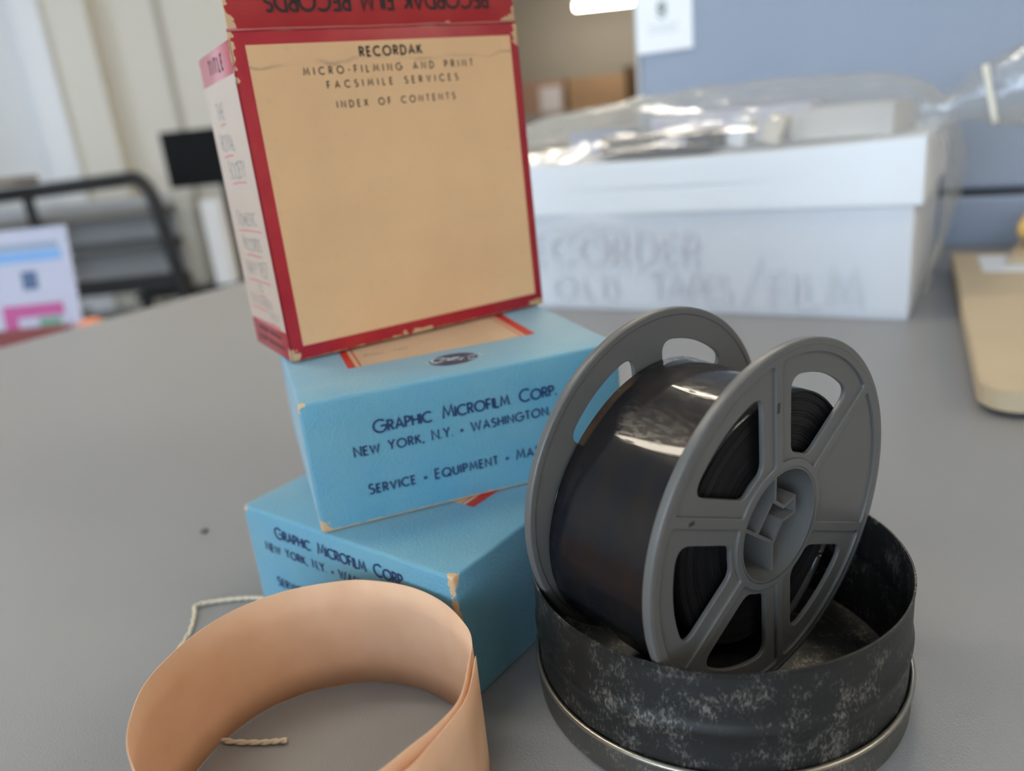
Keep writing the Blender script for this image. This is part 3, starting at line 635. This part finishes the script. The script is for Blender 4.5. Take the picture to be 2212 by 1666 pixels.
def bag_mat():
    m = bpy.data.materials.new('clear_film'); m.use_nodes = True; nt = m.node_tree; L = nt.links; nt.nodes.clear()
    out = N(nt, 'OutputMaterial'); tr = N(nt, 'BsdfTransparent'); tr.inputs[0].default_value = (.93, .94, .95, 1)
    gl = N(nt, 'BsdfGlossy'); gl.inputs['Roughness'].default_value = .10; df = N(nt, 'BsdfDiffuse'); df.inputs[0].default_value = (.85, .85, .8, 1)
    tl = N(nt, 'BsdfTranslucent'); tl.inputs[0].default_value = (.85, .85, .8, 1)
    tc = N(nt, 'TexCoord'); n = N(nt, 'TexNoise'); n.inputs['Scale'].default_value = 30; n.inputs['Detail'].default_value = 2; n.inputs['Distortion'].default_value = .8
    mp = N(nt, 'Mapping'); mp.inputs['Scale'].default_value = (.45, 1.8, 1.4); mp.inputs['Rotation'].default_value = (0, 0, .15); L.new(tc.outputs['Object'], mp.inputs['Vector']); L.new(mp.outputs[0], n.inputs['Vector'])
    bp = N(nt, 'Bump'); bp.inputs['Strength'].default_value = .6; bp.inputs['Distance'].default_value = .006; L.new(n.outputs['Fac'], bp.inputs['Height'])
    for s in (gl, df, tl): L.new(bp.outputs['Normal'], s.inputs['Normal'])
    m0 = N(nt, 'MixShader'); m0.inputs[0].default_value = .5; L.new(df.outputs[0], m0.inputs[1]); L.new(tl.outputs[0], m0.inputs[2])
    lw = N(nt, 'LayerWeight'); lw.inputs[0].default_value = .25; L.new(bp.outputs['Normal'], lw.inputs['Normal'])
    mr = N(nt, 'MapRange'); mr.inputs['To Min'].default_value = .2; mr.inputs['To Max'].default_value = .7; L.new(lw.outputs['Facing'], mr.inputs['Value'])
    m1 = N(nt, 'MixShader'); m1.inputs[0].default_value = .45; L.new(m0.outputs[0], m1.inputs[1]); L.new(gl.outputs[0], m1.inputs[2])
    m2 = N(nt, 'MixShader'); L.new(mr.outputs[0], m2.inputs[0]); L.new(tr.outputs[0], m2.inputs[1]); L.new(m1.outputs[0], m2.inputs[2]); L.new(m2.outputs[0], out.inputs[0])
    return m
M_BAG = bag_mat()
bag = thing('plastic_bag', 'clear crumpled plastic bag of film cartons lying on the white lidded box', 'bag', wb(-WW/2, WD/2, WH), YAW)
bm = bmesh.new(); NU, NV = 64, 40; g = []
UU = [(-.348, .004), (-.33, .026), (-.30, .034), (-.26, .039), (-.22, .0435), (-.16, .0465), (-.107, .0452), (-.06, .042), (-.03, .0375), (-.012, .029), (.0, .012)]
def prof_h(u):
    for (a, ha), (b, hb) in zip(UU, UU[1:]):
        if a <= u <= b: return ha+(hb-ha)*(u-a)/(b-a)
    return .004
for i in range(NU+1):
    u = -.345+.345*i/NU; row = []
    for j in range(NV+1):
        q = j/NV; v = .008+.22*q; e = min(q/.27, (1-q)/.22, 1); e = sin(e*pi/2)**.8
        z = .0012+sag(u)+prof_h(u)*e
        fold = noise.noise(Vector((u*22+v*14, v*42, 1)))*.6+noise.noise(Vector((u*50-v*30, v*85, 7)))*.3
        z += .0055*fold*e*min(1, prof_h(u)/.03); z = max(z, .0014+sag(u))
        row.append(bm.verts.new((u+WW/2, v-WD/2, z)))
    g.append(row)
for i in range(NU):
    for j in range(NV): bm.faces.new((g[i][j], g[i+1][j], g[i+1][j+1], g[i][j+1]))
obj('bag_skin', bm, M_BAG, bag, smooth=True)
bm = bmesh.new(); g = []                                   # gathered neck and flared mouth, past the right end
NA = 30
ST = [(-.012, .10, .012, .020, .010), (.004, .10, .010, .011, .009), (.012, .10, .016, .012, .010), (.022, .098, .020, .017, .013), (.035, .096, .022, .022, .014), (.055, .094, .027, .028, .016), (.085, .092, .036, .036, .018)]
for (u, v, zc, hz, hv) in ST:
    row = []
    for kx in range(NA):
        a = 2*pi*kx/NA; rr_ = 1+.22*sin(5*a+u*60)*(.4+u*8)*.6
        row.append(bm.verts.new((u+WW/2, v-WD/2+hv*cos(a)*rr_, zc+hz*sin(a)*rr_)))
    g.append(row)
for a, b in zip(g, g[1:]):
    for kx in range(NA): bm.faces.new((a[kx], b[kx], b[(kx+1) % NA], a[(kx+1) % NA]))
obj('bag_mouth', bm, M_BAG, bag, smooth=True)
bm = bmesh.new(); g = []                                   # loose skirt of the bag hanging down the box's right end
for i in range(22):
    q = i/21; row = []
    for j in range(19):
        r_ = j/18; z = .0015-.112*r_
        x = WW/2+.0025+.016*sin(pi*min(1, r_*1.15))**.7*(.55+.45*q)*(1-.5*r_)+.004*noise.noise(Vector((q*5+r_*2, r_*4, 3)))*min(1, 4*r_)
        row.append(bm.verts.new((max(WW/2+.0012, x), -WD/2+.03+.20*q, z)))
    g.append(row)
for a, b in zip(g, g[1:]):
    for j in range(18): bm.faces.new((a[j], b[j], b[j+1], a[j+1]))
obj('bag_skirt', bm, M_BAG, bag, smooth=True)
bm = bmesh.new(); tube(bm, [(WW/2+.026+.009*q, .098-WD/2-.0175-.003*q, .0385-.038*q) for q in [i/6 for i in range(7)]], .0022, 8)
obj('bag_fold', bm, mat('pale_plastic', (.75, .73, .62), .4), bag, smooth=True)

# ------------------------------------------------------------------ cardboard mailer at the right
ma = thing('cardboard_mailer', 'flat brown cardboard mailer with a pale label lying at the table right edge', 'mailer')
d_ = (Vector((.3777, .6443, 0))-Vector((.2205, .3445, 0))); ly = d_.length; d_.normalize(); e_ = Vector((d_.y, -d_.x, 0))
ma.matrix_world = Matrix((e_, d_, Vector((0, 0, 1)))).transposed().to_4x4() @ Matrix.Identity(4)
ma.matrix_world.translation = Vector((.2205, .3445, 0))
M_KRAFT = mat('brown_card', (.54, .43, .28), .65, var=(25, (.58, .47, .31), .6), bump=(200, .1, .001))
bm = bmesh.new(); out2 = [(0, .004), (.0045, -.004), (.012, -.008), (.30, .0), (.30, ly), (0, ly)]
cx_, cy_ = .15, ly/2
rings = []
for z, k in ((0, .012), (.0038, 0), (.0145, 0)):
    rings.append([bm.verts.new((x+math.copysign(k, cx_-x), y+math.copysign(k, cy_-y), z)) for x, y in out2])
bm.faces.new(rings[0][::-1]); bm.faces.new(rings[2])
for lo, hi in zip(rings, rings[1:]):
    for i in range(6): bm.faces.new((lo[i], lo[(i+1) % 6], hi[(i+1) % 6], hi[i]))
bmesh.ops.bevel(bm, geom=[e for e in bm.edges if e.verts[0].co.z > .001 or e.verts[1].co.z > .001], offset=.0009, segments=2, affect='EDGES')
obj('body', bm, M_KRAFT, ma, angle=45)
patch('address_label', [rect(18, 50, ly*1000-80, ly*1000-14)], M_WHITEP, ma, (0, 0, .0145), X, Y, .0001)
sl = thing('cardboard_sheet', 'brown cardboard sheet lying on the mailer near the pale label', 'cardboard', (.4424, .6072, .0149), 0)
sl.rotation_euler = (0, 0, radians(-38))
obj('sheet', bx(-.03, .03, -.055, .055, 0, .004, bev=.001), M_KRAFT, sl)
en = thing('padded_envelope', 'orange-yellow envelope end poking in at the right edge above the mailer', 'envelope', (.473, .620, .0192), radians(-38))
bm = bx(-.045, .045, -.045, .045, 0, .012, bev=.003)
for q in bm.verts: q.co.z += .012*max(0, q.co.x+.045)/.09*0+.01*max(0, (.0-q.co.x)/.045)
obj('envelope_body', bm, mat('manila', (.72, .46, .14), .55), en, angle=45)

# ------------------------------------------------------------------ blue desk partition along the table's back edge
def part_pt(u, w, z): return Vector((.45, .712, 0))+UA*u+UB*w+Vector((0, 0, z))
pt = thing('desk_partition', 'blue-grey fabric partition screen standing behind the white lidded box', 'partition', part_pt(.3, .03, 0), YAW)
M_FAB = mat('blue_fabric', (.29, .34, .43), .8, bump=(900, .25, .0008), var=(6, (.32, .37, .45), .5))
obj('upper_panel', bx(-.636, .9, -.018, .018, .0542, .62, bev=.003), M_FAB, pt)
obj('lower_panel', bx(-.636, .9, -.018, .018, .0, .0465, bev=.003), M_FAB, pt)
obj('seam_strip', bx(-.634, .9, -.012, .012, .046, .0547), mat('seam_dark', (.03, .036, .045), .6), pt)
obj('edge_trim', bx(-.641, -.636, -.019, .019, 0, .625, bev=.001), mat('trim_grey', (.42, .44, .46), .5), pt)
no = thing('paper_notice', 'white paper notice with a small grey crest pinned to the partition', 'notice', part_pt(-.3075, .0105, .209), YAW)
bm = bx(-.0305, .0305, -.0006, .0006, 0, .088); obj('sheet', bm, mat('notice_paper', (.86, .88, .9), .5), no)
bm = bmesh.new(); T = lambda p: Vector((p.x*.001, -.0007, p.y*.001))
bm.faces.new([bm.verts.new(T(Vector((-2+5.2*cos(a*pi/10), 42+6.2*sin(a*pi/10))))) for a in range(20)])
for pl in ([(-8, 36), (-2, 32), (4, 36)],): stroke(bm, pl, 1.6, T)
me = bpy.data.meshes.new('crest'); bm.to_mesh(me); bm.free(); cr = link('crest', me, mat('crest_grey', (.20, .25, .23), .6), no)
bm = bmesh.new(); T2 = lambda p: Vector((p.x*.001, -.0009, p.y*.001))
stroke(bm, arc(-2, 43, 2.2, 2.6, 0, 360, 16), 1.0, T2); me = bpy.data.meshes.new('crest_ring'); bm.to_mesh(me); bm.free(); link('crest_ring', me, mat('crest_pale', (.6, .65, .64), .6), cr)
patch('faint_print', [rect(-18, 16, 25, 26.2), rect(-15, 13, 21.5, 22.7), rect(-18, 16, 18, 19.2)], mat('faint_ink', (.62, .66, .66), .6), no, (0, -.0006, 0), X, Z, .0002)

# ------------------------------------------------------------------ room shell
ZF, ZC = -.74, 1.76
M_WALL = mat('cream_wall', (.78, .74, .65), .85, bump=(40, .05, .003))
M_WHITE_LIT = mat('white_and_lit_wall', (.90, .91, .92), .7)  # white of the document holder; on the wall it stands for window light
M_FARW = mat('taupe_wall', (.36, .34, .30), .85)
M_CEIL = mat('ceiling_white', (.74, .72, .68), .9)
M_FLOOR = mat('grey_carpet', (.20, .20, .21), .9, bump=(300, .4, .004), var=(8, (.24, .24, .25), .5))
def st_(name, *a, m=M_WALL, parent=None, bev=0):
    o = obj(name, bx(*a, bev=bev), m, parent); o['kind'] = 'structure'; return o
XL, XR, YF, YB, YFAR, XM = -3.4, 4.2, -2.5, 5.2, 12.0, -.6
st_('floor', XL-.1, XR+.1, YF-.1, YFAR+.1, ZF-.05, ZF, m=M_FLOOR)
st_('ceiling', XL-.1, XR+.1, YF-.1, YFAR+.1, ZC, ZC+.05, m=M_CEIL)
st_('wall_corner', XL, -2.66, YB-.005, YB+.1, ZF, ZC, m=M_WHITE_LIT)  # cream wall whitened here to carry the window light
st_('wall_back', -2.66, XM, YB, YB+.1, ZF, ZC)
st_('wall_inner', XM-.1, XM, YB+.1, YFAR, ZF, ZC)
st_('wall_far', XM-.1, XR, YFAR, YFAR+.1, ZF, ZC, m=M_FARW)
st_('wall_right', XR, XR+.1, YF, YFAR, ZF, ZC)
def holed(name, axis, c0, c1, a0, a1, h0, h1, b0, b1):
    bm = bmesh.new()
    for (p, q, r, s) in ((b0, a0, ZF, ZC), (a1, b1, ZF, ZC), (a0, a1, ZF, h0), (a0, a1, h1, ZC)):
        if axis == 'x': box(bm, c0, c1, p, q, r, s)
        else: box(bm, p, q, c0, c1, r, s)
    o = obj(name, bm, M_WALL); o['kind'] = 'structure'; return o
bm = bmesh.new()
for (p, q, r, s) in ((YF, -2.3, ZF, ZC), (-.6, 2.7, ZF, ZC), (4.1, YB, ZF, ZC), (-2.3, -.6, ZF, -.03), (-2.3, -.6, 1.47, ZC), (2.7, 4.1, ZF, -.03), (2.7, 4.1, 1.47, ZC)):
    box(bm, XL-.1, XL, p, q, r, s)
obj('wall_left', bm, M_WALL)['kind'] = 'structure'
holed('wall_front', 'y', YF-.1, YF, -3.2, -.3, -.03, 1.47, XL, XR)
M_FRAME = mat('window_frame_white', (.78, .78, .77), .4)
def glass():
    m = bpy.data.materials.new('window_glass'); m.use_nodes = True; nt = m.node_tree; nt.nodes.clear(); out = N(nt, 'OutputMaterial')
    tr = N(nt, 'BsdfTransparent'); gl = N(nt, 'BsdfGlossy'); gl.inputs['Roughness'].default_value = .02; mx = N(nt, 'MixShader'); mx.inputs[0].default_value = .06
    nt.links.new(tr.outputs[0], mx.inputs[1]); nt.links.new(gl.outputs[0], mx.inputs[2]); nt.links.new(mx.outputs[0], out.inputs[0]); return m
M_GLASS = glass()
for nm, axis, c, a0, a1 in (('window_1', 'x', XL-.02, -2.3, -.6), ('window_2', 'y', YF-.02, -3.2, -.3), ('window_added', 'x', XL-.02, 2.7, 4.1)):  # the last is an added unseen window, lighting the left wall corner
    bm = bmesh.new(); n = 3
    def bar(p, q, r, s):
        if axis == 'x': box(bm, c-.02, c+.02, p, q, r, s)
        else: box(bm, p, q, c-.02, c+.02, r, s)
    bar(a0, a1, -.03, .02); bar(a0, a1, 1.42, 1.47)
    for i in range(n+1): x = a0+.025+(a1-a0-.05)*i/n; bar(x-.025, x+.025, -.03, 1.47)
    w_ = obj(nm, bm, M_FRAME); w_['kind'] = 'structure'
    bm = bmesh.new()
    if axis == 'x': box(bm, c-.003, c+.003, a0, a1, -.02, 1.46)
    else: box(bm, a0, a1, c-.003, c+.003, -.02, 1.46)
    g_ = obj('pane', bm, M_GLASS, w_)
# pilaster on the back wall, its window-lit edge painted as a white strip
st_('trim_lit_edge', -2.66, -2.50, YB-.16, YB, ZF, ZC, m=M_WHITE_LIT, bev=.004)
st_('trim_2', -2.50, -2.25, YB-.12, YB, ZF, ZC, bev=.004)
st_('trim_3', -1.90, -1.87, YB-.02, YB, ZF, ZC, m=mat('trim_beige', (.5, .47, .4), .8))

# ------------------------------------------------------------------ ceiling tube lights
M_TUBE = emis('tube_glow', LAMP_C, LAMP_E)
M_HOUS = mat('light_housing', (.75, .75, .73), .5)
def tube_light(x, y, ln, label, rz=0, dz=.11):
    t = thing('ceiling_light', label, 'ceiling light', (x, y, ZC-dz), rz, 'ceiling tube lights')
    obj('housing', bx(-ln/2, ln/2, -.05, .05, .05, .11, bev=.005), M_HOUS, t)
    if dz > .12: obj('suspension', bx(-.3, .3, -.01, .01, .11, dz), M_HOUS, t)
    bm = bmesh.new(); n = 16; pr = [(.042*cos(pi*i/8), .042*sin(pi*i/8)) for i in range(16)]
    A = [bm.verts.new((-ln/2+.01, a, b)) for a, b in pr]; B = [bm.verts.new((ln/2-.01, a, b)) for a, b in pr]
    for i in range(16): bm.faces.new((A[i], A[(i+1) % 16], B[(i+1) % 16], B[i]))
    bm.faces.new(A); bm.faces.new(B[::-1]); bmesh.ops.translate(bm, verts=bm.verts, vec=(0, 0, .0))
    obj('diffuser', bm, M_TUBE, t, smooth=False)
    return t
SAME = 'fluorescent ceiling light overhead out of the picture, lighting the room'  # all but the right-hand lamp show as streaks mirrored on the film
tube_light(-.72, .67, 1.0, SAME, -.2)
tube_light(.82, 1.77, 1.5, SAME, .06)
tube_light(1.42, 3.5, 1.5, SAME)
tube_light(1.1, 5.6, 1.5, SAME)
tube_light(2.0, -.6, 1.5, SAME)  # unseen lamp added on the right to brighten the white carton's end
tube_light(2.0, 10.6, 1.5, 'glowing fluorescent ceiling light at the top edge, beside the partition', -.05, .31)

# ------------------------------------------------------------------ far background, left: rack, monitor desk, leaflets
rk = thing('metal_rack', 'black tubular metal rack with shelf bars against the pale wall', 'rack', (-2.1, 4.0, ZF))
z_ = lambda v: v-ZF
bm = bmesh.new(); R_ = .035
tube(bm, smooth_path([(-.75, 0, z_(.045)), (-.2, 0, z_(.062)), (.30, 0, z_(.078)), (.37, 0, z_(.075)), (.415, 0, z_(.03)), (.44, 0, z_(-.06)), (.465, 0, z_(-.3)), (.49, 0, z_(-.60)), (.50, 0, .0)], 5), R_, 10)
obj('frame_tube', bm, M_STEEL, rk, smooth=True)
M_BAR = mat('bar_taupe', (.20, .19, .17), .6)
for zz, m_, hh in ((-.085, M_BAR, .03), (-.255, mat('bar_grey', (.12, .12, .12), .6), .03), (-.455, M_STEEL, .045)):
    obj('shelf_bar', bx(-.75, .44, .02, .30, z_(zz)-hh/2, z_(zz)+hh/2, bev=.004), m_, rk)
obj('post', bx(-.19, -.15, -.02, .02, 0, z_(.05), bev=.004), M_STEEL, rk)
obj('leg', bx(-.75, -.70, .1, .14, 0, z_(.05), bev=.004), M_STEEL, rk)
obj('back_panel', bx(-.75, .40, .31, .325, z_(-.43), z_(-.02)), mat('panel_grey', (.50, .50, .50), .7), rk)
tr_ = thing('wooden_tray', 'brown wooden tray on the black rack rail at the left edge', 'tray', (-2.42, 4.02, .104))
obj('tray_body', bx(-.22, .165, -.1, .1, 0, .035, bev=.004), mat('brown_wood', (.16, .10, .06), .6), tr_)
dk = thing('office_desk', 'black office desk at the back wall, under the monitor', 'desk', (-1.3, 4.45, ZF))
obj('desk_top', bx(-.62, .7, -.35, .35, .205, .235, bev=.004), M_STEEL, dk)
for a in (-.58, .66):
    for b in (-.31, .31): obj('leg', bx(a-.025, a+.025, b-.025, b+.025, 0, .205), M_STEEL, dk)
mo = thing('monitor', 'black monitor standing in front of the cream wall, left of the red box', 'monitor', (-1.40, 4.35, ZF+.235))
zm = ZF+.235
obj('screen', bx(-.30, .30, -.02, .02, .0-zm, .285-zm, bev=.006), mat('monitor_black', (.006, .006, .007), .7, spec=.2), mo)
obj('stand', bx(-.05, .05, .03, .06, .02, .1-zm, bev=.004), M_STEEL, mo)
obj('foot', bx(-.14, .14, -.08, .12, 0, .02, bev=.004), M_STEEL, mo)
M_PCG = mat('beige_metal', (.55, .55, .50), .5); 
pc = thing('filing_tower', 'pale grey tower unit on the black desk, under the monitor', 'tower', (-1.60, 4.25, ZF+.235))
obj('case', bx(-.045, .035, -.06, .06, 0, .46, bev=.006), M_PCG, pc)
pc = thing('document_holder', 'white upright document holder on the black desk, beside the grey tower', 'document holder', (-1.45, 4.19, ZF+.235))
obj('holder_body', bx(-.05, .05, -.05, .05, 0, .44, bev=.006), M_WHITE_LIT, pc)
sd = thing('side_table', 'low grey side table past the table edge, under the leaflets', 'side table', (-.82, 1.17, ZF), .0)
obj('side_top', bx(-.42, .22, -.12, .14, .61, .635, bev=.003), mat('side_laminate', (.35, .34, .33), .5), sd)
for a in (-.38, .18):
    for b in (-.09, .11): obj('leg', bx(a-.015, a+.015, b-.015, b+.015, 0, .61), M_STEEL, sd)
lf = thing('leaflet_stand', 'white printed leaflet in a leaning stand at the left edge, past the table', 'leaflet', (-.67, 1.11, -.105), 0)
lf.rotation_euler = (radians(-10), 0, 0)
obj('sheet', bx(-.11, .063, 0, .003, 0, .186), mat('leaflet_white', (.42, .43, .54), .5), lf)
obj('prop', bx(-.05, .02, .003, .03, 0, .03), M_WHITEP, lf)
LO = (0, 0, 0)
patch('blue_band', [rect(-110, 50, 140, 156)], mat('band_blue', (.16, .33, .62), .5), lf, LO, X, Z, .0003)
patch('grey_band', [rect(-110, 48, 158, 166)], mat('band_grey', (.22, .27, .36), .5), lf, LO, X, Z, .0003)
patch('photo', [rect(-12, 10, 101, 127)], mat('photo_blue', (.05, .09, .2), .5), lf, LO, X, Z, .0003)
patch('magenta_band', [rect(-48, 40, 62, 80), rect(-48, -28, 34, 62)], mat('band_magenta', (.42, .05, .22), .5), lf, LO, X, Z, .0003)
patch('green_patch', [rect(2, 34, 42, 60)], mat('patch_green', (.12, .28, .19), .5), lf, LO, X, Z, .0003)
bk = thing('red_booklet', 'dark red booklet standing in front of the white leaflet', 'booklet', (-.655, 1.075, -.105), 0)
obj('cover', bx(-.055, .048, 0, .012, 0, .052), mat('booklet_red', (.22, .04, .035), .5), bk)
fl_ = thing('orange_ball', 'small orange stress ball lying right of the white leaflet, past the table edge', 'ball', (-.575, 1.08, -.105), 0)
bm = bmesh.new(); bmesh.ops.create_uvsphere(bm, u_segments=24, v_segments=14, radius=.028)
for q in bm.verts: q.co.z = q.co.z*1.05+.0294
obj('ball_skin', bm, mat('orange_foam', (.75, .25, .12), .6), fl_, smooth=True)

# ------------------------------------------------------------------ far background, right of the red box: shelf with cartons
sh = thing('storage_shelf', 'long low storage cabinet along the far wall, under the brown cartons', 'cabinet', (1.6, 11.6, ZF))
obj('carcass', bx(-1.2, 1.6, -.3, .3, 0, .98, bev=.005), mat('cabinet_grey', (.35, .34, .33), .6), sh)
M_CT = mat('carton_brown', (.36, .23, .13), .7); M_CTD = mat('carton_dark', (.10, .06, .03), .7)
BG = 'brown cartons on the far cabinet'
for (x, w_, h_, m_, lb, lab) in ((.78, .66, .42, mat('carton_pink', (.42, .27, .2), .7), True, 'brown carton with white label, left of the cartons on the far cabinet'),
                            (1.56, .80, .42, M_CT, False, 'plain brown carton in the middle on the far cabinet'),
                            (2.24, .46, .50, M_CTD, False, 'dark brown carton next to the partition on the far cabinet')):
    c2 = thing('carton', lab, 'carton', (x, 11.55, ZF+.98), 0, BG)
    obj('box_body', bx(-w_/2, w_/2, -.22, .22, 0, h_, bev=.006), m_, c2)
    if lb: patch('paper_label', [rect(0, 290, 0, 320)], mat('label_lilac', (.75, .74, .8), .6), c2, (0, -.22, .02), X, Z, .002)
